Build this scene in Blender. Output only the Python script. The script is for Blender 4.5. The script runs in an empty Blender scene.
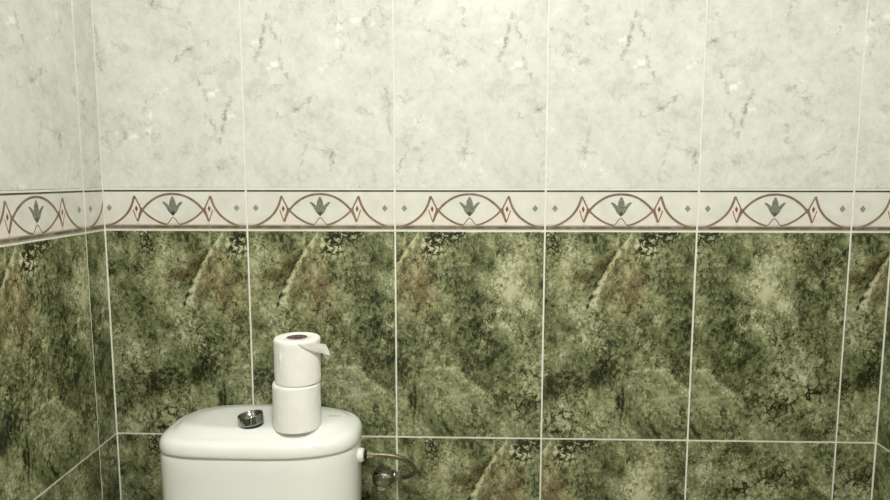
import bpy, bmesh, math, random
from mathutils import Vector, Matrix, noise as mnoise
C = bpy.context.scene.collection
PI = math.pi
ZB = 1.23            # height of the bottom of the decorative border above the floor
TW, TH, HB = 0.33, 0.4742, 0.0915   # big tile width and height, border height
XL, XR, AL = -0.3223, 1.4077, -0.0482
GR = 0.0018          # half a grout joint

# ------------------------------------------------------------------ helpers
def lin(r, g, b):
    f = lambda c: (c/255/12.92) if c/255 <= .04045 else ((c/255+.055)/1.055)**2.4
    return (f(r), f(g), f(b), 1)

def obj(name, bm, mats, parent=None, smooth=False, loc=None):
    me = bpy.data.meshes.new(name)
    bmesh.ops.recalc_face_normals(bm, faces=bm.faces) if smooth is not None and not bm.faces.layers.int.get('keep') else None
    bm.to_mesh(me); bm.free()
    for m in (mats if isinstance(mats, (list, tuple)) else [mats]): me.materials.append(m)
    if smooth:
        me.polygons.foreach_set('use_smooth', [True]*len(me.polygons))
    o = bpy.data.objects.new(name, me); C.objects.link(o)
    if parent: o.parent = parent
    if loc: o.location = loc
    return o

def struct(name, bm, mats, **k):
    o = obj(name, bm, mats, **k); o['kind'] = 'structure'; return o

def thing(name, label, cat, loc, rz=0, group=None):
    o = bpy.data.objects.new(name, None); C.objects.link(o)
    o.empty_display_size = .05
    o.location = loc; o.rotation_euler = (0, 0, rz)
    o['label'] = label; o['category'] = cat
    if group: o['group'] = group
    return o

def add_box(bm, x0, x1, y0, y1, z0, z1, mi=0, bev=0):
    vs = [bm.verts.new((x, y, z)) for x in (x0, x1) for y in (y0, y1) for z in (z0, z1)]
    fs = []
    for q in ((0,1,3,2),(4,6,7,5),(0,4,5,1),(2,3,7,6),(0,2,6,4),(1,5,7,3)):
        f = bm.faces.new([vs[i] for i in q]); f.material_index = mi; fs.append(f)
    if bev:
        es = list({e for f in fs for e in f.edges})
        bmesh.ops.bevel(bm, geom=es, offset=bev, segments=2, affect='EDGES', profile=.5)
    return vs

def rings_mesh(bm, rings, close=True, cap0=True, cap1=True, mi=0):
    R = [[bm.verts.new(p) for p in r] for r in rings]
    n = len(R[0])
    for a, b in zip(R, R[1:]):
        for i in range(n if close else n-1):
            f = bm.faces.new((a[i], a[(i+1) % n], b[(i+1) % n], b[i])); f.material_index = mi
    if cap0: bm.faces.new(R[0][::-1]).material_index = mi
    if cap1: bm.faces.new(R[-1]).material_index = mi
    return R

def add_lathe(bm, prof, seg=64, mat=None, cap0=True, cap1=True, mi=0, wob=None):
    rings = []
    for r, z in prof:
        ring = []
        for i in range(seg):
            a = 2*PI*i/seg
            rr = r*(1 + (wob(a, z) if wob else 0))
            p = Vector((rr*math.cos(a), rr*math.sin(a), z))
            ring.append(mat @ p if mat else p)
        rings.append(ring)
    return rings_mesh(bm, rings, True, cap0, cap1, mi)

def add_tube(bm, pts, rad, seg=16, mi=0, sub=8):
    pts = [Vector(p) for p in pts]
    P = []
    ext = [pts[0]*2-pts[1]] + pts + [pts[-1]*2-pts[-2]]
    for i in range(1, len(ext)-2):
        a, b, c, d = ext[i-1:i+3]
        for k in range(sub):
            t = k/sub
            P.append(.5*((2*b)+(c-a)*t+(2*a-5*b+4*c-d)*t*t+(3*b-a-3*c+d)*t**3))
    P.append(pts[-1])
    up = Vector((0, 0, 1)); rings = []
    tprev = (P[1]-P[0]).normalized(); nrm = tprev.orthogonal().normalized()
    for i, p in enumerate(P):
        t = (P[min(i+1, len(P)-1)]-P[max(i-1, 0)]).normalized()
        q = tprev.rotation_difference(t); nrm = (q @ nrm).normalized(); tprev = t
        bi = t.cross(nrm)
        r = rad(i/(len(P)-1)) if callable(rad) else rad
        rings.append([p+(nrm*math.cos(2*PI*k/seg)+bi*math.sin(2*PI*k/seg))*r for k in range(seg)])
    rings_mesh(bm, rings, mi=mi)

# ------------------------------------------------------------------ node helper
class N:
    def __init__(s, name):
        s.m = bpy.data.materials.new(name); s.m.use_nodes = True
        s.t = s.m.node_tree; s.t.nodes.clear()
        s.out = s.t.nodes.new('ShaderNodeOutputMaterial')
        s.b = s.t.nodes.new('ShaderNodeBsdfPrincipled')
        s.t.links.new(s.b.outputs[0], s.out.inputs[0])
    def put(s, sock, v):
        if isinstance(v, bpy.types.NodeSocket): s.t.links.new(v, sock)
        elif v is not None: sock.default_value = v
    def set(s, **k):
        names = dict(color='Base Color', rough='Roughness', metal='Metallic', spec='Specular IOR Level', coat='Coat Weight',
                     coatr='Coat Roughness', normal='Normal', emit='Emission Color', emits='Emission Strength', sss='Subsurface Weight',
                     trans='Transmission Weight', sheen='Sheen Weight')
        for a, v in k.items(): s.put(s.b.inputs[names[a]], v)
        return s.m
    def uv(s, name='print'):
        n = s.t.nodes.new('ShaderNodeUVMap'); n.uv_map = name; return n.outputs[0]
    def oc(s):
        return s.t.nodes.new('ShaderNodeTexCoord').outputs['Object']
    def math(s, op, a, b=None, c=None, clamp=False):
        n = s.t.nodes.new('ShaderNodeMath'); n.operation = op; n.use_clamp = clamp
        for i, v in enumerate((a, b, c)):
            if v is not None: s.put(n.inputs[i], v)
        return n.outputs[0]
    def add(s, *v):
        r = v[0]
        for q in v[1:]: r = s.math('ADD', r, q)
        return r
    def mul(s, a, b): return s.math('MULTIPLY', a, b)
    def sub(s, a, b): return s.math('SUBTRACT', a, b)
    def mx(s, vs):
        r = vs[0]
        for q in vs[1:]: r = s.math('MAXIMUM', r, q)
        return r
    def v(s, op, a, b=None, sc=None):
        n = s.t.nodes.new('ShaderNodeVectorMath'); n.operation = op
        s.put(n.inputs[0], a)
        if b is not None: s.put(n.inputs[1], b)
        if sc is not None: s.put(n.inputs[3], sc)
        return n.outputs['Value'] if op in ('LENGTH', 'DOT_PRODUCT', 'DISTANCE') else n.outputs['Vector']
    def noise(s, vec, scale, detail=4, rough=.55, dist=0, col=False, stretch=None):
        if stretch: vec = s.v('MULTIPLY', vec, stretch)
        n = s.t.nodes.new('ShaderNodeTexNoise'); n.noise_dimensions = '3D'
        s.put(n.inputs['Vector'], vec); n.inputs['Scale'].default_value = scale
        n.inputs['Detail'].default_value = detail; n.inputs['Roughness'].default_value = rough
        n.inputs['Distortion'].default_value = dist
        return n.outputs['Color' if col else 'Fac']
    def voro(s, vec, scale, feat='DISTANCE_TO_EDGE', rnd=1):
        n = s.t.nodes.new('ShaderNodeTexVoronoi'); n.feature = feat
        s.put(n.inputs['Vector'], vec); n.inputs['Scale'].default_value = scale; n.inputs['Randomness'].default_value = rnd
        return n.outputs['Distance']
    def mr(s, v, a, b, c=0, d=1, smooth=True):
        n = s.t.nodes.new('ShaderNodeMapRange')
        if smooth: n.interpolation_type = 'SMOOTHSTEP'
        s.put(n.inputs[0], v)
        for i, q in enumerate((a, b, c, d)): n.inputs[i+1].default_value = q
        return n.outputs[0]
    def ramp(s, v, stops):
        n = s.t.nodes.new('ShaderNodeValToRGB'); s.put(n.inputs[0], v)
        e = n.color_ramp.elements
        while len(e) < len(stops): e.new(.5)
        for q, (p, c) in zip(e, stops): q.position = p; q.color = c
        return n.outputs[0]
    def mix(s, f, a, b):
        n = s.t.nodes.new('ShaderNodeMix'); n.data_type = 'RGBA'
        s.put(n.inputs[0], f); s.put(n.inputs[6], a); s.put(n.inputs[7], b); return n.outputs[2]
    def bump(s, h, st=.3, d=.001):
        n = s.t.nodes.new('ShaderNodeBump'); s.put(n.inputs['Height'], h)
        n.inputs['Strength'].default_value = st; n.inputs['Distance'].default_value = d; return n.outputs[0]
    # soft elliptical patch of print, 1 in its middle
    def blob(s, p, c, sx, sy, rot=0, inner=.15, outer=1.25):
        q = s.v('SUBTRACT', p, (c[0], c[1], 0))
        if rot:
            n = s.t.nodes.new('ShaderNodeVectorRotate'); n.rotation_type = 'Z_AXIS'
            s.put(n.inputs['Vector'], q); n.inputs['Angle'].default_value = -math.radians(rot); q = n.outputs[0]
        q = s.v('MULTIPLY', q, (1/sx, 1/sy, 0))
        return s.mr(s.v('LENGTH', q), outer, inner)
    # soft stroke between two points of the print
    def seg(s, p, a, b, w, inner=.1):
        ba = (b[0]-a[0], b[1]-a[1], 0); L2 = ba[0]**2+ba[1]**2
        pa = s.v('SUBTRACT', p, (a[0], a[1], 0))
        h = s.math('MULTIPLY', s.v('DOT_PRODUCT', pa, ba), 1/L2, clamp=True)
        bh = s.v('SCALE', ba, sc=h)
        return s.mr(s.v('DISTANCE', pa, bh), w, w*inner)

def plain(name, col, rough=.5, **k):
    n = N(name); return n.set(color=col, rough=rough, **k)

# ------------------------------------------------------------------ materials
def green_marble():
    n = N('green marble tile'); u = n.uv()
    w1 = n.v('SUBTRACT', n.noise(u, 16, 3, .5, col=True), (.5, .5, .5))
    w2 = n.v('SUBTRACT', n.noise(u, 70, 4, .6, col=True), (.5, .5, .5))
    pw = n.v('ADD', u, n.v('ADD', n.v('SCALE', w1, sc=.028), n.v('SCALE', w2, sc=.014)))   # ragged edges for the patches
    ps = n.v('ADD', u, n.v('ADD', n.v('SCALE', w1, sc=.010), n.v('SCALE', w2, sc=.014)))
    big = n.noise(pw, 9, 5, .6)
    mid = n.noise(ps, 34, 7, .68, .4, stretch=(1, .62, 1))
    fine = n.noise(u, 120, 5, .7, .3, stretch=(1, .8, 1))
    fine2 = n.noise(n.v('ADD', ps, (1.3, 4.2, 2)), 210, 4, .7, .2, stretch=(1, .7, 1))
    val = n.add(.50, n.mul(n.sub(big, .5), 1.25), n.mul(n.sub(mid, .5), 1.25), n.mul(n.sub(fine, .5), .95), n.mul(n.sub(fine2, .5), .65))
    # thread-like dark and pale veinlets
    rid = n.math('ABSOLUTE', n.sub(n.noise(pw, 26, 5, .6, .6, stretch=(1, .7, 1)), .5))
    val = n.sub(val, n.mul(n.mr(rid, .028, 0), n.mul(n.mr(n.noise(u, 13, 2), .42, .60), .34)))
    rid2 = n.math('ABSOLUTE', n.sub(n.noise(n.v('ADD', pw, (3.1, 1.7, .4)), 30, 5, .62, .5), .5))
    val = n.add(val, n.mul(n.mr(rid2, .022, 0), n.mul(n.mr(n.noise(u, 11, 2), .46, .62), .3)))
    rid3 = n.math('ABSOLUTE', n.sub(n.noise(n.v('ADD', ps, (5.3, .7, 2.4)), 42, 4, .6, .8, stretch=(1, .6, 1)), .5))
    val = n.sub(val, n.mul(n.mr(rid3, .030, .004), n.mul(n.mr(n.noise(u, 17, 3), .44, .58), .42)))
    rid4 = n.math('ABSOLUTE', n.sub(n.noise(n.v('ADD', ps, (1.3, 6.7, 3.4)), 48, 4, .6, .8, stretch=(1, .6, 1)), .5))
    val = n.add(val, n.mul(n.mr(rid4, .026, .004), n.mul(n.mr(n.noise(u, 15, 3), .46, .60), .34)))
    spk = n.mr(n.noise(n.v('ADD', u, (7, 2, 1)), 75, 3, .6), .62, .68)
    val = n.add(val, n.mul(spk, .22))
    spd = n.mr(n.noise(n.v('ADD', u, (2, 9, 1)), 60, 4, .65), .61, .67)
    val = n.sub(val, n.mul(spd, .30))
    # broad patches of the print
    for c, sx, sy, r, w in (((.175,.377),.055,.08,0,.17), ((.203,.287),.024,.07,0,.12), ((.027,.077),.075,.05,0,.10), ((.150,.30),.05,.09,0,.05),
                            ((-.158,.253),.055,.046,0,.10), ((-.165,.40),.06,.05,0,.06),
                            ((.105,.24),.065,.08,0,-.13), ((.064,.342),.06,.06,0,-.06),
                            ((-.19,.15),.060,.024,8,-.13), ((-.096,.146),.06,.022,14,-.14), ((-.216,.11),.026,.04,0,-.14),
                            ((-.20,.122),.034,.03,0,-.14), ((-.09,.168),.06,.022,0,-.12), ((-.167,.262),.028,.026,0,-.12), ((-.243,.30),.024,.08,0,-.10),
                            ((-.049,.081),.005,.07,0,-.26), ((.022,.026),.007,.032,30,-.2), ((-.060,.083),.008,.044,0,-.2),
                            ((-.013,.125),.05,.02,-14,.08)):
        val = n.add(val, n.mul(n.blob(pw, c, sx, sy, r), w*1.55))
    # ledge: a pale line, darker above its end
    led = n.mx([n.seg(pw, a, b, .007) for a, b in (((-.025,.158),(.042,.166)), ((.042,.166),(.077,.129)), ((.077,.129),(.127,.099)))])
    val = n.add(val, n.mul(n.mul(led, n.mr(n.noise(u, 55, 3, .6), .36, .56)), .30))
    # cracked pebbly clusters
    cl = n.mx([n.blob(pw, (-.004,.440),.030,.036), n.blob(pw, (.030,.462),.048,.018), n.blob(pw, (-.211,.449),.020,.032)])
    rk = n.mx([n.blob(pw, (.19,.072),.040,.040), n.blob(pw, (.246,.116),.075,.07), n.blob(pw, (-.183,.045),.045,.05)])
    pc = n.v('ADD', u, n.v('ADD', n.v('SCALE', w1, sc=.012), n.v('SCALE', w2, sc=.020)))
    d1 = n.mr(n.add(n.voro(pc, 78), n.mul(n.sub(fine, .5), .20)), .02, .17, 1, 0); d2 = n.mr(n.add(n.voro(pc, 50), n.mul(n.sub(fine, .5), .2)), .01, .15, 1, 0)
    val = n.add(val, n.mul(cl, n.sub(.30, n.mul(d1, .98))))
    brk = n.mr(n.noise(u, 30, 3), .42, .6)
    val = n.add(val, n.mul(rk, n.sub(.14, n.mul(n.mul(d2, brk), .85))))
    # diagonal pale vein with its dark edge, rust-brown field to its right
    V = ((-.040,.468), (-.0789,.4065), (-.1059,.3552), (-.1243,.3034))
    vw = n.v('ADD', u, n.v('ADD', n.v('SCALE', w1, sc=.006), n.v('SCALE', w2, sc=.012)))
    vein = n.mx([n.seg(vw, a, b, w) for (a, b), w in zip(zip(V, V[1:]), (.0045, .0080, .0115))])
    vbk = n.mr(n.noise(u, 65, 3, .6), .40, .58)
    dke = n.mx([n.seg(vw, (a[0]-.008, a[1]+.002), (b[0]-.009, b[1]+.002), .0055) for a, b in zip(V, V[1:])])
    val = n.sub(val, n.mul(n.mul(dke, n.mr(n.noise(u, 48, 3), .40, .56)), .55))
    dkb = n.mx([n.blob(pw, (-.135,.375),.034,.018,25), n.blob(pw, (-.108,.398),.024,.014,35)])
    val = n.sub(val, n.mul(dkb, .26))
    val = n.add(val, n.mul(n.mul(vein, n.mr(n.noise(ps, 95, 4, .65, .5), .40, .56)), .62))
    col = n.ramp(val, [(.0, lin(22,25,10)), (.22, lin(62,67,37)), (.47, lin(114,120,83)), (.72, lin(154,159,121)), (1, lin(206,207,174))])
    hue = n.mr(n.noise(u, 7, 3), .42, .66)
    col = n.mix(n.mul(hue, .30), col, n.ramp(val, [(.05, lin(32,30,14)), (.45, lin(112,107,72)), (.8, lin(164,158,120))]))
    br = n.mx([n.blob(pw, (-.056,.372),.056,.090,-14), n.blob(pw, (-.034,.345),.046,.075)])
    brc = n.ramp(val, [(.0, lin(54,46,24)), (.45, lin(130,117,83)), (.8, lin(184,172,134))])
    col = n.mix(n.mul(br, n.mr(n.noise(u, 38, 4), .28, .56, .12, .80)), col, brc)
    col = n.mix(n.mul(dkb, .6), col, n.ramp(val, [(.0, lin(40,32,16)), (.5, lin(104,92,58))]))
    return n.set(color=col, rough=.32, spec=.42, normal=n.bump(fine, .08, .0006))

def white_marble():
    n = N('white marble tile'); u = n.uv()
    w1 = n.v('SUBTRACT', n.noise(u, 18, 3, .5, col=True), (.5, .5, .5))
    w2 = n.v('SUBTRACT', n.noise(u, 75, 4, .6, col=True), (.5, .5, .5))
    pw = n.v('ADD', u, n.v('ADD', n.v('SCALE', w1, sc=.03), n.v('SCALE', w2, sc=.012)))
    ps = n.v('ADD', u, n.v('ADD', n.v('SCALE', w1, sc=.012), n.v('SCALE', w2, sc=.026)))
    val = n.add(.62, n.mul(n.sub(n.noise(pw, 10, 5, .6), .5), .72), n.mul(n.sub(n.noise(ps, 34, 6, .65, .5), .5), .80), n.mul(n.sub(n.noise(ps, 95, 4, .6), .5), .45))
    rid = n.math('ABSOLUTE', n.sub(n.noise(pw, 16, 5, .6, .4), .5))
    val = n.sub(val, n.mul(n.mr(rid, .03, 0), n.mul(n.mr(n.noise(u, 9, 2), .48, .66), .28)))
    rid2 = n.math('ABSOLUTE', n.sub(n.noise(n.v('ADD', pw, (4, 2, 0)), 22, 4, .6), .5))
    val = n.add(val, n.mul(n.mr(rid2, .025, 0), n.mul(n.mr(n.noise(u, 12, 2), .52, .68), .22)))
    brk = n.mr(n.noise(u, 85, 4, .65), .36, .60)
    S = [((.0,.3717),(-.0284,.2775),.009,.55), ((.003,.366),(.0142,.3226),.007,.5), ((.0195,.2917),(.0425,.2358),.008,.55),
         ((.1008,.2002),(.0555,.171),.009,.5), ((.0833,.1098),(.055,.0137),.006,.3), ((-.1048,.3806),(-.0978,.3499),.010,.5), ((-.118,.39),(-.1048,.345),.006,.3),
         ((-.0942,.1292),(-.1091,.0373),.007,.35), ((-.1959,.164),(-.2467,.0416),.005,.45), ((.2364,.3838),(.193,.3408),.008,.42),
         ((.240,.39),(.248,.345),.006,.35), ((.1624,.3119),(.1554,.2806),.008,.5), ((.176,.33),(.180,.29),.005,.3), ((.2541,.2214),(.2617,.1128),.009,.38),
         ((.128,.045),(.14,.085),.008,.4), ((-.19,.10),(-.215,.085),.014,.3), ((.02,.225),(-.03,.19),.012,.25)]
    for a, b, w, k in S:
        val = n.sub(val, n.mul(n.mul(n.seg(ps, a, b, w*.95), brk), k*.75))
    for c, sx, sy, k in (((.014,.270),.009,.008,.5), ((.0,.262),.012,.004,.35), ((.155,.345),.008,.010,.45), ((.19,.358),.012,.006,.35), ((.15,.315),.005,.012,.35),
                         ((.225,.35),.006,.009,.4), ((-.03,.317),.01,.007,.4), ((-.105,.055),.008,.012,.35),
                         ((.06,.16),.07,.05,-.05), ((-.15,.33),.06,.05,-.08), ((.13,.25),.06,.06,.08), ((-.03,.22),.06,.03,-.06)):
        val = n.add(val, n.mul(n.blob(ps, c, sx, sy), k))
    col = n.ramp(val, [(.0, lin(140,142,132)), (.32, lin(190,191,182)), (.56, lin(213,214,205)), (.82, lin(226,227,218)), (1, lin(240,240,232))])
    return n.set(color=col, rough=.24, spec=.5)

def grout_mat():
    n = N('cream grout'); u = n.uv()
    c = n.ramp(n.noise(u, 60, 4, .6), [(.3, lin(224,224,212)), (.7, lin(235,235,224))])
    return n.set(color=c, rough=.75, spec=.2)

def border_mat():
    n = N('cream glazed border tile'); u = n.uv()      # v runs 0..HB from the bottom of the border tile
    se = n.t.nodes.new('ShaderNodeSeparateXYZ'); n.put(se.inputs[0], u); y = se.outputs[1]
    val = n.noise(u, 22, 5, .6)
    col = n.ramp(val, [(.3, lin(214,213,202)), (.7, lin(230,228,218))])
    pk = n.mul(n.mr(y, .034, .012), n.mr(n.noise(u, 14, 2), .35, .65, .3, 1))
    col = n.mix(n.mul(pk, .20), col, lin(226,200,180))            # faint pink glaze low on the tile
    col = n.mix(n.mul(n.mr(y, .0175, .0105), .55), col, lin(158,140,120))
    dk = n.mul(n.mr(y, .0125, .0088), n.mr(y, .0022, .0055))
    col = n.mix(n.mul(dk, n.mr(n.noise(u, 40, 4), .2, .65, .55, .95)), col, lin(92,82,62))   # printed brown ground line
    col = n.mix(n.mr(y, .0045, .0025), col, lin(190,180,160))
    return n.set(color=col, rough=.24, spec=.5)

def ink(name, a, b, sc=60):
    n = N(name); u = n.uv()
    return n.set(color=n.ramp(n.noise(u, sc, 3), [(.3, a), (.7, b)]), rough=.28, spec=.45)

def paper_mat():
    n = N('white toilet paper'); o = n.oc()
    e = n.voro(o, 260, 'F1'); f = n.noise(o, 700, 2)
    c = n.ramp(n.noise(o, 30, 3), [(.3, lin(240,239,230)), (.7, lin(246,245,238))])
    return n.set(color=c, rough=.95, spec=.1, normal=n.bump(n.add(n.mul(e, .7), n.mul(f, .4)), .28, .0012))

def ceramic_mat():
    n = N('white glazed ceramic'); o = n.oc()
    c = n.ramp(n.noise(o, 9, 3), [(.3, lin(240,241,235)), (.7, lin(244,245,240))])
    return n.set(color=c, rough=.16, spec=.5, coat=.3, coatr=.08)

def chrome_mat(name, col, rough):
    n = N(name); o = n.oc()
    return n.set(color=col, metal=1.0, rough=n.mr(n.noise(o, 120, 3), .3, .7, rough*.7, rough*1.5))

def braid_mat():
    n = N('braided steel'); o = n.oc()
    wv = n.voro(o, 900, 'F1')
    return n.set(color=n.ramp(wv, [(.1, lin(178,172,142)), (.8, lin(92,86,62))]), metal=.9, rough=.34, normal=n.bump(wv, .4, .0006))

M = dict(green=green_marble(), white=white_marble(), grout=grout_mat(), border=border_mat(),
         brown=ink('brown border print', lin(112,92,79), lin(146,122,107)), line=ink('charcoal border line', lin(48,48,38), lin(84,82,68), 35),
         pink=ink('pink border print', lin(225,215,201), lin(230,224,212)), grey=ink('grey border print', lin(132,134,122), lin(152,154,142)),
         tulip=ink('tulip print', lin(84,86,74), lin(150,152,136), 260), rust=ink('rust print', lin(112,66,48), lin(130,84,62)),
         paper=paper_mat(), ceramic=ceramic_mat(), chrome=chrome_mat('chrome', lin(158,160,156), .10),
         dullchrome=chrome_mat('worn chrome', lin(140,140,126), .26), bright=chrome_mat('bright chrome', lin(226,224,212), .2), brass=chrome_mat('pale brass', lin(214,206,172), .22), braid=braid_mat(),
         plastic=plain('white plastic', lin(236,236,228), .3), rubber=plain('black rubber', lin(16,16,15), .6), card=None,
         plaster=plain('ceiling paint', lin(226,226,216), .8), wood=None, floor=None, mark=plain('grey print', lin(150,158,158), .4))
def card():
    n = N('grey cardboard'); o = n.oc()
    return n.set(color=n.ramp(n.noise(o, 200, 3), [(.3, lin(84,72,64)), (.7, lin(116,102,92))]), rough=.9, spec=.1)
M['card'] = card()
def floor_mat():
    n = N('beige floor tile'); o = n.oc()
    b = n.t.nodes.new('ShaderNodeTexBrick'); b.offset = 0; b.inputs['Scale'].default_value = 1
    b.inputs['Brick Width'].default_value = .33; b.inputs['Row Height'].default_value = .33; b.inputs['Mortar Size'].default_value = .003
    n.put(b.inputs['Vector'], o)
    c = n.ramp(n.noise(o, 12, 5), [(.3, lin(150,146,124)), (.7, lin(182,178,156))])
    n.put(b.inputs['Color1'], c); n.put(b.inputs['Color2'], c); b.inputs['Mortar'].default_value = lin(120,116,100)
    return n.set(color=b.outputs[0], rough=.35)
M['floor'] = floor_mat()
def door_mat():
    n = N('painted door'); o = n.oc()
    return n.set(color=n.ramp(n.noise(o, 20, 4, stretch=(6, 6, .5)), [(.3, lin(196,188,164)), (.7, lin(208,200,178))]), rough=.45)
M['wood'] = door_mat()

# ------------------------------------------------------------------ tiled walls
def frame(kind):
    """(s along the wall, n towards the room, z above border) -> room"""
    if kind == 'back':  o, d, n = Vector((0, 0, 0)), Vector((1, 0, 0)), Vector((0, -1, 0))
    if kind == 'left':  o, d, n = Vector((XL, 0, 0)), Vector((-math.sin(AL), -math.cos(AL), 0)), Vector((math.cos(AL), -math.sin(AL), 0))
    if kind == 'right': o, d, n = Vector((XR, 0, 0)), Vector((0, -1, 0)), Vector((-1, 0, 0))
    return lambda s, nn, z: o + d*s + n*nn + Vector((0, 0, z+ZB))

def add_slab(bm, uvl, F, s0, s1, z0, z1, mi, uvf, depth=.008, bev=.0012, base=-.004, tilt=(0, 0)):
    """one glazed tile: pillowed front edge, sides running into the bed"""
    sm, zm, sh, zh = (s0+s1)/2, (z0+z1)/2, (s1-s0)/2, (z1-z0)/2
    lev = [(0, base), (0, -bev), (bev*.35, -bev*.3), (bev*1.1, 0)]
    R = []
    for ins, nn in lev:
        R.append([(s, nn + (tilt[0]*(s-sm)/TW + tilt[1]*(z-zm)/TH if nn > base else 0), z) for s, z in
                  ((s0+ins, z0+ins), (s1-ins, z0+ins), (s1-ins, z1-ins), (s0+ins, z1-ins))])
    fs = []
    V = [[bm.verts.new(F(*p)) for p in r] for r in R]
    P = {v: p for r, q in zip(V, R) for v, p in zip(r, q)}
    for a, b in zip(V, V[1:]):
        for i in range(4): fs.append(bm.faces.new((a[i], a[(i+1) % 4], b[(i+1) % 4], b[i])))
    fs.append(bm.faces.new(V[-1]))
    for f in fs:
        f.material_index = mi
        for l in f.loops:
            p = P[l.vert]; l[uvl].uv = uvf(p[0], p[2])

def add_bed(bm, uvl, F, s0, s1, z0, z1, mi, t=.06):
    pts = [(s, nn, z) for s in (s0, s1) for nn in (-t, -.0011) for z in (z0, z1)]
    vs = [bm.verts.new(F(*p)) for p in pts]; P = dict(zip(vs, pts))
    for q in ((0,1,3,2),(4,6,7,5),(0,4,5,1),(2,3,7,6),(0,2,6,4),(1,5,7,3)):
        f = bm.faces.new([vs[i] for i in q]); f.material_index = mi
        for l in f.loops: l[uvl].uv = (P[l.vert][0], P[l.vert][2])

Z_FLOOR, Z_CEIL = -ZB, 1.24
rng = random.Random(4)
# where the printed figure of each tile sits along its wall, and whether the tile was laid upside down
GREEN1 = {('back',-1):(-.0171,0), ('back',0):(.196,0), ('back',1):(.4205,0), ('back',2):(.889,0), ('back',3):(.9798,0), ('back',4):(1.4773,0), ('left',1):(.268,0), ('left',0):(.17,0), ('right',0):(.02,0)}
GREEN2 = {('back',-1):(-.0225,0), ('back',0):(.17,0), ('back',1):(.621,0), ('back',2):(.7208,0), ('back',3):(1.3947,1), ('back',4):(1.5918,1), ('left',1):(.36,0), ('left',0):(.2,1), ('right',0):(.15,1)}
WHITE1 = {('back',-1):(-.0558,1,-.001), ('back',0):(.0588,0,0), ('back',1):(.5843,0,.002), ('back',2):(.8445,0,0), ('back',3):(1.0654,1,.01), ('back',4):(1.1743,0,0), ('left',1):(.285,0,-.03), ('left',0):(.2,1,0), ('right',0):(.1,0,0)}

def tiled_wall(name, kind, joints, s_end, pad):
    F = frame(kind)
    bm = bmesh.new(); uvl = bm.loops.layers.uv.new('print')
    bt = bmesh.new(); uvt = bt.loops.layers.uv.new('print')
    add_bed(bm, uvl, F, pad[0], pad[1], Z_FLOOR-.05, Z_CEIL+.05, 0)
    cols = [(a, b) for a, b in zip(joints, joints[1:])]
    rows = [(-TH*(k+1), -TH*k, 'g', k) for k in range(3)] + [(HB+TH*k, HB+TH*(k+1), 'w', k) for k in range(3)]
    for ci, (a, b) in enumerate(cols):
        idx = ci - (1 if kind == 'back' else 0)
        s0, s1 = a+GR, b-GR
        for z0, z1, t, k in rows:
            lo, hi = max(z0, Z_FLOOR)+GR, min(z1, Z_CEIL)-GR
            if hi-lo < .02: continue
            if t == 'g':
                ref, fl = (GREEN1 if k == 0 else GREEN2 if k == 1 else {}).get((kind, idx), (a+rng.uniform(-.05, .3), rng.random() < .3))
                dq = 0
            else:
                ref, fl, dq = (WHITE1 if k == 0 else {}).get((kind, idx), (a+rng.uniform(0, .3), rng.random() < .3, 0))
            if kind == 'left': uvf = (lambda s, z, r=ref, z1=z1, dq=dq: (s-r, z1-z+dq)) if fl else (lambda s, z, r=ref, z0=z0, dq=dq: (r-s, z-z0+dq))
            elif fl: uvf = lambda s, z, r=ref, z1=z1, dq=dq: (r-s, z1-z+dq)
            else:  uvf = lambda s, z, r=ref, z0=z0, dq=dq: (s-r, z-z0+dq)
            add_slab(bm, uvl, F, s0, s1, lo, hi, 1 if t == 'g' else 2, uvf, tilt=(rng.uniform(-.0004, .0004), rng.uniform(-.0004, .0004)))
        add_slab(bt, uvt, F, s0, s1, GR, HB-GR, 0, lambda s, z: (s+ci*1.37, z))
        motif(bt, uvt, F, s0, s1, cut_origin(kind, ci, a, b))
    struct(name, bm, [M['grout'], M['green'], M['white']], smooth=None)
    tr = {'back': 'trim_1', 'left': 'trim_2', 'right': 'trim_3'}[kind]
    struct(tr, bt, [M['border'], M['brown'], M['line'], M['pink'], M['grey'], M['tulip'], M['rust']], smooth=None)

def cut_origin(kind, ci, a, b):
    # printed design starts at a tile's own left edge; cut tiles keep the part that is left
    if kind == 'back': return b-TW if ci == 0 else a
    if kind == 'left': return b-TW if ci == 0 else a
    return b-TW if ci == 0 else a

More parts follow.
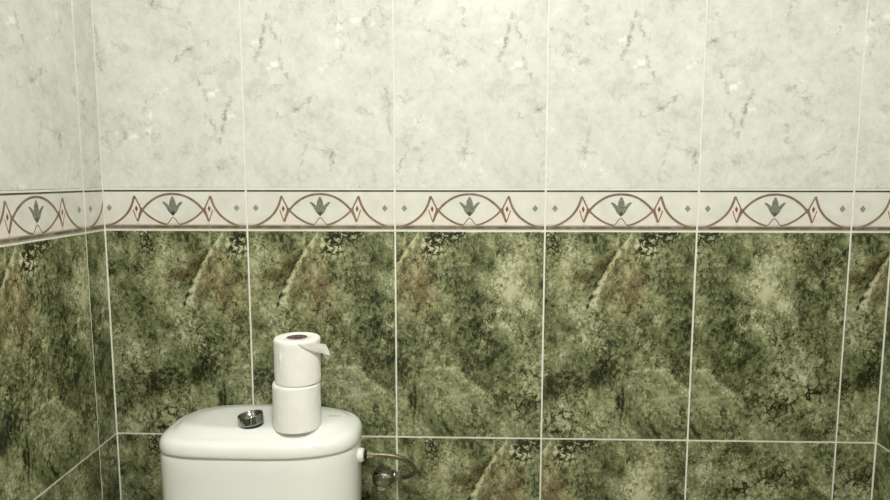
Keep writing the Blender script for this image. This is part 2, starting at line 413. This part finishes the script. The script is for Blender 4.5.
UX, UZ = .33/149.3, .0915/40.6
def motif(bt, uvt, F, s0, s1, org):
    """the printed frieze: line, lozenges, arcs, eye and tulip, as thin inlays on the border tile"""
    bm = bmesh.new()
    X = lambda x: org + (x-245.9)*UX
    Z = lambda y: (230.2-y)*UZ
    lay = [0]
    def poly(pts, mi, up=0):
        vs = [bm.verts.new((X(x), Z(y), .00012+up)) for x, y in pts]
        f = bm.faces.new(vs); f.material_index = mi
        return f
    def ribbon(pts, w, mi, up=0):
        P = [Vector((X(x), Z(y))) for x, y in pts]
        L, R = [], []
        for i, p in enumerate(P):
            t = (P[min(i+1, len(P)-1)]-P[max(i-1, 0)]).normalized(); nn = Vector((-t.y, t.x))
            ww = (w(i/(len(P)-1)) if callable(w) else w)*UX/2
            a, b = p+nn*ww, p-nn*ww
            L.append(bm.verts.new((a.x, a.y, .00012+up))); R.append(bm.verts.new((b.x, b.y, .00012+up)))
        for i in range(len(P)-1):
            bm.faces.new((L[i], L[i+1], R[i+1], R[i])).material_index = mi
    def spline(k, n=8):
        k = [Vector(q) for q in k]; e = [k[0]*2-k[1]]+k+[k[-1]*2-k[-2]]; o = []
        for i in range(1, len(e)-2):
            a, b, c, d = e[i-1:i+3]
            for j in range(n):
                t = j/n; o.append(.5*((2*b)+(c-a)*t+(2*a-5*b+4*c-d)*t*t+(3*b-a-3*c+d)*t**3))
        o.append(k[-1]); return [tuple(q) for q in o]
    cx = 320.2
    for sg in (1, -1):
        mir = lambda pts: [(cx-(cx-x)*sg, y) for x, y in pts]
        def P2(pts, mi, up=0):
            q = mir(pts); poly(q if sg > 0 else q[::-1], mi, up)
        # pale pink ground between outer arc, lozenge and eye
        P2([(270,219.5),(277,212.5),(280.2,206),(283.7,222),(282,224.4),(264,224.4)], 3, -.00004)
        P2([(284.6,223),(284,220),(287.8,211.5),(294,216.5),(301,221),(306,224.4),(287,224.4)], 3, -.00004)
        # lozenge
        P2([(281.7,196.6),(287.3,208.7),(283.7,221.6),(279.4,210)], 3)
        ribbon(mir(spline([(281.7,196.4),(284.3,202),(287.3,208.7),(285.8,214.5),(283.7,221.8)], 4)), 1.5, 1, .00012)
        ribbon(mir([(279.6,210),(281.4,215.5),(283.7,221.8)]), 1.1, 1, .00011)
        P2([(282.9,205.6),(284.6,208.9),(283.2,212.2),(281.5,208.9)], 6, .00014)
        # outer arc rising to the lozenge tip
        ribbon(mir(spline([(249,226.9),(255,225.4),(261,223),(267,219.4),(272.5,214.6),(277,208.4),(279.8,202),(281.6,196.4)])), lambda t: 2.0+.4*t, 1, .00013)
        # eye: upper lid and lower lid
        ribbon(mir(spline([(283.9,221.4),(286,216),(288.6,211.2),(293,206),(298.5,201.4),(305,197.6),(312.5,195.2),(320.2,194.4)])), 2.3, 1, .00015)
        ribbon(mir(spline([(287.6,208.2),(291,212.2),(296,216.6),(301.5,220.2),(307.5,223),(313.5,224.8)])), 1.9, 1, .00012)
        # little arch under the tulip
        ribbon(mir(spline([(311.5,226.4),(315.2,223),(318,219.2),(320.2,217.4)], 5)), 1.0, 1, .00010)
        # side petals
        P2(spline([(319.8,215.8),(316.0,212.2),(313.6,207.6),(309.6,202.6)], 4)+[(311.6,202.0)]+spline([(314.8,204.2),(317.2,206.8),(318.4,208.6),(319.6,210)], 4), 5, .00016)
        # small grey lozenges by the joint
        P2([(255.3,204.7),(258.3,208.2),(255.3,211.7),(252.3,208.2)], 4)
    poly(spline([(320.2,215.8),(318.0,212.6),(316.8,208),(317.1,202.6),(318.5,199),(320.2,196.7),(321.9,199),(323.3,202.6),(323.6,208),(322.4,212.6),(320.2,215.8)], 4)[:-1], 5, .00018)
    poly([(317.9,212.2),(320.2,211.6),(322.5,212.2),(321.4,215),(320.2,216.2),(319,215)], 2, .00020)
    poly([(245.9,190.2),(395.2,190.2),(395.2,192.3),(245.9,192.3)], 2, .0)
    for x, sgn in ((s0+.0004, -1), (s1-.0004, 1)):
        bmesh.ops.bisect_plane(bm, geom=list(bm.verts)+list(bm.edges)+list(bm.faces), plane_co=(x, 0, 0), plane_no=(sgn, 0, 0), clear_outer=True)
    for x, sgn in ((GR+.0006, -1), (HB-GR-.0004, 1)):
        bmesh.ops.bisect_plane(bm, geom=list(bm.verts)+list(bm.edges)+list(bm.faces), plane_co=(0, x, 0), plane_no=(0, sgn, 0), clear_outer=True)
    nv = Vector(F(0, 1, 0))-Vector(F(0, 0, 0))
    mp = {v: bt.verts.new(F(v.co.x, v.co.z, v.co.y)) for v in bm.verts}
    inv = {b: a for a, b in mp.items()}
    for f in bm.faces:
        try: g = bt.faces.new([mp[v] for v in f.verts])
        except ValueError: continue
        g.material_index = f.material_index
        g.normal_update()
        if g.normal.dot(nv) < 0: g.normal_flip()
        for l in g.loops: l[uvt].uv = (inv[l.vert].co.x, inv[l.vert].co.y)
    bm.free()

ROOM_Y = -3.0
back_j = [XL] + [TW*i for i in range(5)] + [XR]
tiled_wall('wall_back', 'back', back_j, None, (XL-.2, XR+.2))
left_j = [0, .0775] + [.0775+TW*i for i in range(1, 9)]
left_j += [3.03]
tiled_wall('wall_left', 'left', left_j, None, (-.01, 3.04))
right_j = [0, .242] + [.242+TW*i for i in range(1, 9)] + [3.0]
tiled_wall('wall_right', 'right', right_j, None, (-.01, 3.04))

bm = bmesh.new(); add_box(bm, -.60, 1.60, -3.12, .12, -.06, 0); struct('floor', bm, M['floor'])
bm = bmesh.new(); add_box(bm, -.60, 1.60, -3.12, .12, ZB+Z_CEIL, ZB+Z_CEIL+.06); struct('ceiling', bm, M['plaster'])
# the wall behind the viewer, with its doorway and door
bm = bmesh.new()
dx0, dx1, dz = .25, 1.05, 2.03
add_box(bm, -.40, dx0, ROOM_Y-.06, ROOM_Y, -.02, ZB+Z_CEIL+.02); add_box(bm, dx1, 1.55, ROOM_Y-.06, ROOM_Y, -.02, ZB+Z_CEIL+.02)
add_box(bm, dx0, dx1, ROOM_Y-.06, ROOM_Y, dz, ZB+Z_CEIL+.02)
struct('wall_front', bm, M['plaster'])
bm = bmesh.new(); add_box(bm, dx0, dx1, ROOM_Y-.05, ROOM_Y-.012, .004, dz, bev=.002)
for z0, z1 in ((.18, .92), (1.06, 1.88)):
    add_box(bm, dx0+.12, dx1-.12, ROOM_Y-.013, ROOM_Y-.006, z0, z1, bev=.002)
door = struct('door_1', bm, M['wood'])
bm = bmesh.new(); add_tube(bm, [(dx0+.07, ROOM_Y-.012, 1.0), (dx0+.07, ROOM_Y+.03, 1.0), (dx0+.09, ROOM_Y+.045, 1.0), (dx0+.18, ROOM_Y+.045, 1.0)], .008)
struct('door_handle', bm, M['chrome'], parent=door, smooth=True)

# ------------------------------------------------------------------ toilet
TX, TY = .0662, -.120                 # middle of the cistern
LT, LB = ZB-.383, ZB-.427            # lid top and lid lower edge
def outline(a, b, z, n=88, nl=4.2, nr=2.75, y0=TY, x0=0):
    o = []
    for i in range(n):
        t = 2*PI*i/n
        e = nl if (math.cos(t) < 0 and math.sin(t) < 0) else nr
        c, s = math.cos(t), math.sin(t)
        o.append(Vector((TX+x0+a*math.copysign(abs(c)**(2/e), c), y0+b*math.copysign(abs(s)**(2/e), s), z)))
    return o
toilet = thing('toilet', 'white ceramic toilet cistern with chrome push button standing against green marble tiles', 'toilet', (TX, TY, 0))
def tobj(name, bm, m, parent=toilet, smooth=True):
    o = obj(name, bm, m, parent, smooth); o.matrix_parent_inverse = Matrix.Translation((-TX, -TY, 0)); return o
A, B = .2015, .1125
bm = bmesh.new()
prof = [(.020, LB+.003), (.006, LB+.001), (.0035, LB), (.0012, LB+.0015), (0, LB+.005), (.0002, LB+.013), (.0016, LB+.020), (.0048, LB+.0262), (.010, LB+.0305), (.017, LB+.0330), (.027, LB+.0345), (.040, LT)]
rings = [outline(A-i, B-i, z) for i, z in prof]
for k in (.75, .5, .25, .06): rings.append(outline((A-.04)*k, (B-.04)*k, LT))
rings_mesh(bm, rings)
lid = tobj('cistern_lid', bm, M['ceramic'])
bm = bmesh.new()          # small faded printed mark near the lid's back corner
for k, w in enumerate((.004, .003, .0035, .0025, .004)):
    x = .199+k*.0052
    add_box(bm, x, x+w, -.114, -.109, LT-.001, LT+.0002)
mk = tobj('printed_mark', bm, M['mark'], parent=lid, smooth=False); mk.matrix_parent_inverse = Matrix.Identity(4)
bm = bmesh.new()
prof = [(-.030, LB+.002), (-.009, LB+.001), (-.0055, LB-.0015), (-.0035, LB-.007), (-.003, LB-.03), (-.004, LB-.12), (-.009, LB-.25), (-.017, LB-.34), (-.030, LB-.368), (-.06, LB-.375)]
rings_mesh(bm, [outline(A+i+.002, B+i*.75, z, y0=TY+.003, x0=-.002) for i, z in prof])
tobj('cistern_tank', bm, M['ceramic'])
# pan under the cistern
bm = bmesh.new()
def pan(cy, a, b, z): return [Vector((TX+a*math.cos(t), cy+b*math.sin(t), z)) for t in [2*PI*i/64 for i in range(64)]]
zt = LB-.375
rings_mesh(bm, [pan(-.33, .12, .24, .0), pan(-.33, .115, .235, .03), pan(-.33, .105, .22, .12), pan(-.345, .135, .25, .24), pan(-.36, .175, .29, .35), pan(-.365, .182, .30, .395), pan(-.365, .178, .296, zt-.004),
                pan(-.365, .15, .26, zt-.004), pan(-.37, .12, .2, .36), pan(-.37, .06, .1, .22)])
add_box(bm, TX-.12, TX+.12, -.24, -.01, .28, zt+.002, bev=.01)
tobj('bowl', bm, M['ceramic'])
bm = bmesh.new()
rings_mesh(bm, [pan(-.415, .184, .225, zt-.003), pan(-.415, .186, .228, zt+.004), pan(-.415, .186, .228, zt+.028), pan(-.415, .18, .222, zt+.034)])
tobj('seat_cover', bm, M['plastic'])

# push button, sitting slightly askew in the lid
bt_m = Matrix.Translation((.0525, -.165, LT)) @ Matrix.Rotation(math.radians(-8), 4, 'Y') @ Matrix.Rotation(math.radians(-2), 4, 'X') @ Matrix.Scale(.9, 4)
bm = bmesh.new()
add_lathe(bm, [(.0262,.0035), (.0275,.0045), (.0279,.007), (.0279,.0235), (.0274,.0252), (.0262,.0258), (.0248,.0252), (.0240,.0235), (.0222,.017), (.018,.0132), (.010,.0112), (.001,.0108)], 72, bt_m)
btn = tobj('flush_button', bm, M['chrome'])
bm = bmesh.new(); add_lathe(bm, [(.0215,-.006), (.0262,-.001), (.0268,.002), (.0262,.0046), (.02,.0046)], 56, bt_m)
gk = tobj('button_gasket', bm, M['rubber'], parent=btn); gk.matrix_parent_inverse = Matrix.Identity(4)
gk['label'] = 'black rubber ring'
bm = bmesh.new()          # dark half-round patch on the button's front, a reflection put in as colour
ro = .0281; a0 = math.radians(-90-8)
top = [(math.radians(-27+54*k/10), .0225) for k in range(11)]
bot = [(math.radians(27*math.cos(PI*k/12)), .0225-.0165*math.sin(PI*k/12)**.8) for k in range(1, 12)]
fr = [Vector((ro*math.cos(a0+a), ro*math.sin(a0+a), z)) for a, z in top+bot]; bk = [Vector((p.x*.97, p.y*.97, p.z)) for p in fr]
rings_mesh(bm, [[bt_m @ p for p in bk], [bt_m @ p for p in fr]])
no = tobj('button_reflection', bm, M['rubber'], parent=btn, smooth=False); no.matrix_parent_inverse = Matrix.Identity(4)  # reflection patch borrows the gasket's black
no['label'] = 'dark half-round patch standing for a reflection'

# white plastic inlet nut on the right flank of the cistern
NX = Matrix.Translation((.2605, -.13, ZB-.4595)) @ Matrix.Rotation(PI/2, 4, 'Y')
bm = bmesh.new()
def hexish(a, z): return .035*math.cos(8*a) if .002 < z < .0125 else 0
add_lathe(bm, [(.008,-.02), (.0135,.0008), (.0142,.003), (.0142,.0115), (.0128,.014), (.007,.0145)], 64, NX, wob=hexish)
nt = tobj('inlet_nut', bm, M['plastic']); nt['label'] = 'white plastic nut on the side of the cistern'

# ------------------------------------------------------------------ water supply
HY = ZB
hose = thing('supply_hose', 'curved braided steel water hose looping from cistern to wall valve', 'hose', (.2755, -.13, ZB-.4595))
def rel(root, name, bm, m, smooth=True, parent=None):
    o = obj(name, bm, m, parent or root, smooth)
    o.matrix_parent_inverse = Matrix.Translation(root.location).inverted() if parent is None else Matrix.Identity(4)
    return o
bm = bmesh.new()
pts = [(.288,-.13,-.4590), (.296,-.13,-.4588), (.3185,-.130,-.4590), (.346,-.126,-.4655), (.366,-.115,-.4800), (.3775,-.098,-.502), (.3770,-.078,-.521), (.369,-.054,-.5385), (.357,-.038,-.5510), (.346,-.030,-.5565)]
add_tube(bm, [(x, y, z+ZB) for x, y, z in pts], .0052, 18)
rel(hose, 'braided_hose', bm, M['braid'])
bm = bmesh.new(); T = Matrix.Translation((.2750, -.13, ZB-.4593)) @ Matrix.Rotation(PI/2, 4, 'Y')
add_lathe(bm, [(.006,0), (.0090,.0008), (.0096,.002), (.0096,.0052), (.0086,.006)], 32, T)
a = rel(hose, 'hose_washer', bm, M['rubber'])
bm = bmesh.new()
add_lathe(bm, [(.005,.0062), (.0072,.0064), (.0076,.0078), (.0076,.0120), (.0066,.0135), (.0062,.0185), (.0052,.0195)], 6, T)
a = rel(hose, 'hose_nut', bm, M['brass'], smooth=False)
# flat-sided angle valve on the wall
valve = thing('angle_valve', 'worn chrome angle stop valve on the green tiles right of cistern', 'valve', (.303, 0, ZB-.555))
vy = Matrix.Translation((.303, 0, ZB-.555)) @ Matrix.Diagonal((1.34, 1.34, 1, 1)) @ Matrix.Rotation(PI/2, 4, 'X')
bm = bmesh.new(); add_lathe(bm, [(.009,-.003), (.0120,-.0005), (.0122,.001), (.0115,.0025), (.0102,.0035), (.008,.004)], 56, vy)
rel(valve, 'wall_flange', bm, M['dullchrome'])
bm = bmesh.new(); add_lathe(bm, [(.0080,.001), (.0088,.006), (.0150,.0085), (.0180,.0115), (.0190,.0160), (.0190,.0300), (.0180,.0350), (.0150,.0385), (.0125,.0395), (.0120,.0420), (.0105,.0428), (.003,.0430)], 56, vy)
rel(valve, 'valve_body', bm, M['dullchrome'])
bm = bmesh.new(); vz = Matrix.Translation((.2970, -.027, ZB-.5685)) @ Matrix.Rotation(PI, 4, 'X') @ Matrix.Rotation(math.radians(-4), 4, 'Y')
def ribs(a, z): return .05*math.cos(18*a) if z > .006 else 0
add_lathe(bm, [(.0075,-.004), (.0078,.006), (.0100,.0065), (.0100,.0115), (.0092,.0120), (.0092,.0128), (.0106,.0133), (.0106,.0172), (.0092,.0182)], 90, vz, wob=ribs)
rel(valve, 'handle_knob', bm, M['bright'])
bm = bmesh.new(); vx = Matrix.Translation((.3215, -.028, ZB-.5538)) @ Matrix.Rotation(math.radians(96), 4, 'Y')
add_lathe(bm, [(.009,-.006), (.0092,.003), (.0132,.0036), (.0138,.0050), (.0138,.0066), (.0128,.0074)], 40, vx)
add_lathe(bm, [(.0100,.0074), (.0112,.0084), (.0112,.0185), (.0098,.0200), (.0064,.0205), (.0064,.0240)], 6, vx)
o = rel(valve, 'outlet_nut', bm, M['dullchrome'], smooth=False)

# ------------------------------------------------------------------ toilet rolls
RX, RY = .1465, -.166
def roll(name, label, z, R, h, rot, seed):
    root = thing(name, label, 'toilet roll', (RX+(.0035 if seed == 8 else 0), RY, z), rot, 'toilet rolls stacked on the cistern')
    rr = random.Random(seed); ph = [rr.uniform(0, 6) for _ in range(6)]
    def wob(a, zz):
        p = Vector((math.cos(a)*2.2+seed, math.sin(a)*2.2, zz*55))
        w = .010*mnoise.noise(p) + .006*mnoise.noise(p*3.1)
        if seed == 8:       # little rucked crease low on its left side
            da = (a - math.radians(-121) + rot + PI) % (2*PI) - PI
            w += .055*math.exp(-(da/.055)**2 - ((zz-.058)/.010)**2)
        return w
    bm = bmesh.new()
    n = 30
    prof = [(.0205,.0004), (R-.0016,.0004), (R-.0004,.0009), (R,.0022)] + [(R, .0022+(h-.0067)*k/n) for k in range(1, n)] + [(R,h-.0045), (R-.0010,h-.0017), (R-.0032,h-.0004), (R-.012,h), (.032,h-.0003), (.0205,h)]
    V = [[None]]
    seg = 160
    rings = []
    for r, zz in prof:
        rings.append([Vector((r*(1+(wob(2*PI*i/seg, zz) if r > .04 else 0))*math.cos(2*PI*i/seg), r*(1+(wob(2*PI*i/seg, zz) if r > .04 else 0))*math.sin(2*PI*i/seg), zz)) for i in range(seg)])
    rings_mesh(bm, rings+[rings[0]], cap0=False, cap1=False)
    bmesh.ops.remove_doubles(bm, verts=bm.verts, dist=1e-6)
    body = obj('paper_body', bm, M['paper'], root, True)
    bm = bmesh.new()
    add_lathe(bm, [(.0206,.0008), (.0206,h-.0008), (.0190,h-.0008), (.0190,.0008), (.0206,.0008)], 48, cap0=False, cap1=False)
    bmesh.ops.remove_doubles(bm, verts=bm.verts, dist=1e-6)
    c = obj('cardboard_core', bm, M['card'], root, True); c['label'] = 'brown cardboard tube'
    return root, body
low, lb = roll('toilet_roll', 'lower white toilet roll of the stack, resting on the cistern lid', LT, .0474, .0935, .4, 3)
top, tb = roll('toilet_roll', 'upper white toilet roll of the stack with open core and loose paper end', LT+.0935, .0455, .0905, 1.1, 8)
# loose end of the top roll: a wedge peeled away to the right
def sheet(grid, th=.0007):
    bm = bmesh.new()
    V = [[bm.verts.new(p) for p in r] for r in grid]
    for a, b in zip(V, V[1:]):
        for i in range(len(a)-1): bm.faces.new((a[i], a[i+1], b[i+1], b[i]))
    g = bmesh.ops.solidify(bm, geom=list(bm.faces), thickness=th)
    return bm
h = .0905; R = .0455
grid = []
n = 16
for i in range(n+1):
    t = i/n                                         # 0 at the root on the roll, 1 at the free edge
    ang = math.radians(-73) + math.radians(57)*min(1, t*1.25)
    off = .0016 + max(0, t-.45)**1.5*.030
    p = Vector((math.cos(ang), math.sin(ang), 0))*(R+off)
    if t > .8: p += Vector((-math.sin(ang), math.cos(ang), 0))*(t-.8)*.030 + Vector((.4, -.4, 0))*(t-.8)*.02
    zt = h-.0018 - .010*t
    zl = h-.004 - .031*t**.85
    grid.append([Vector((p.x, p.y, zt+(zl-zt)*k/6)) + Vector((p.x, p.y, 0)).normalized()*(.0012*t*math.sin(k/6*PI) + .009*t*k/6) for k in range(7)])
inv = Matrix.Rotation(-1.1, 4, 'Z')
bm = sheet(grid); bmesh.ops.transform(bm, matrix=inv, verts=bm.verts)
ls = obj('loose_sheet', bm, M['paper'], top, False)
# folded back tip hanging below the free edge
e = grid[-1]; f = grid[-4]
g2 = []
for k in range(5):
    s = k/4
    a = f[-1].lerp(e[-1], s) + Vector((-.0015, .003, .001))
    w = .014*(1-abs(s-.7)*1.1)
    g2.append([a + Vector((.002*s-.001*j, .002*j*s, -w*j/4)) for j in range(5)])
bm = sheet(g2, .0006); bmesh.ops.transform(bm, matrix=inv, verts=bm.verts)
obj('sheet_tip', bm, M['paper'], ls, False)
# ------------------------------------------------------------------ ceiling lamp (behind the viewer)
LXX, LYY = .545, -1.46
lamp = thing('ceiling_lamp', 'round opal ceiling lamp behind the viewer', 'lamp', (LXX, LYY, ZB+Z_CEIL))
bm = bmesh.new(); add_lathe(bm, [(.02,0), (.165,0), (.168,-.006), (.168,-.020), (.155,-.024), (.02,-.024)], 56)
obj('lamp_base', bm, M['plastic'], lamp, True)
g = N('lit opal glass'); gm = g.set(color=(.9,.9,.86,1), rough=.4, emit=(1.0,.99,.985,1), emits=158)
bm = bmesh.new(); add_lathe(bm, [(.150,-.024)]+[(.150*math.cos(a), -.024-.075*math.sin(a)) for a in [PI/2*k/10 for k in range(1, 10)]]+[(.003,-.099)], 40)
obj('lamp_shade', bm, gm, lamp, True)
w = bpy.data.worlds.new('World'); bpy.context.scene.world = w; w.use_nodes = True
w.node_tree.nodes['Background'].inputs[0].default_value = (.5, .52, .45, 1); w.node_tree.nodes['Background'].inputs[1].default_value = .05

# ------------------------------------------------------------------ camera
yaw, pit, rol, fpx = -.0302, .1118, .0004, 637.2945
fw = Vector((math.sin(yaw)*math.cos(pit), math.cos(yaw)*math.cos(pit), -math.sin(pit)))
rt = Vector((math.cos(yaw), -math.sin(yaw), 0)); up = rt.cross(fw)
r2 = rt*math.cos(rol)+up*math.sin(rol); u2 = up*math.cos(rol)-rt*math.sin(rol)
cd = bpy.data.cameras.new('camera'); cam = bpy.data.objects.new('camera', cd); C.objects.link(cam)
cam.matrix_world = Matrix(((r2.x, u2.x, -fw.x, .4827), (r2.y, u2.y, -fw.y, -1.4006), (r2.z, u2.z, -fw.z, .1148+ZB), (0, 0, 0, 1)))
cd.sensor_fit = 'HORIZONTAL'; cd.sensor_width = 36; cd.lens = fpx*36/890; cd.clip_start = .01
bpy.context.scene.camera = cam
vs = bpy.context.scene.view_settings
bpy.context.scene.display_settings.display_device = 'sRGB'
vs.view_transform = 'Standard'; vs.look = 'None'; vs.exposure = 0; vs.gamma = 1; vs.use_curve_mapping = False
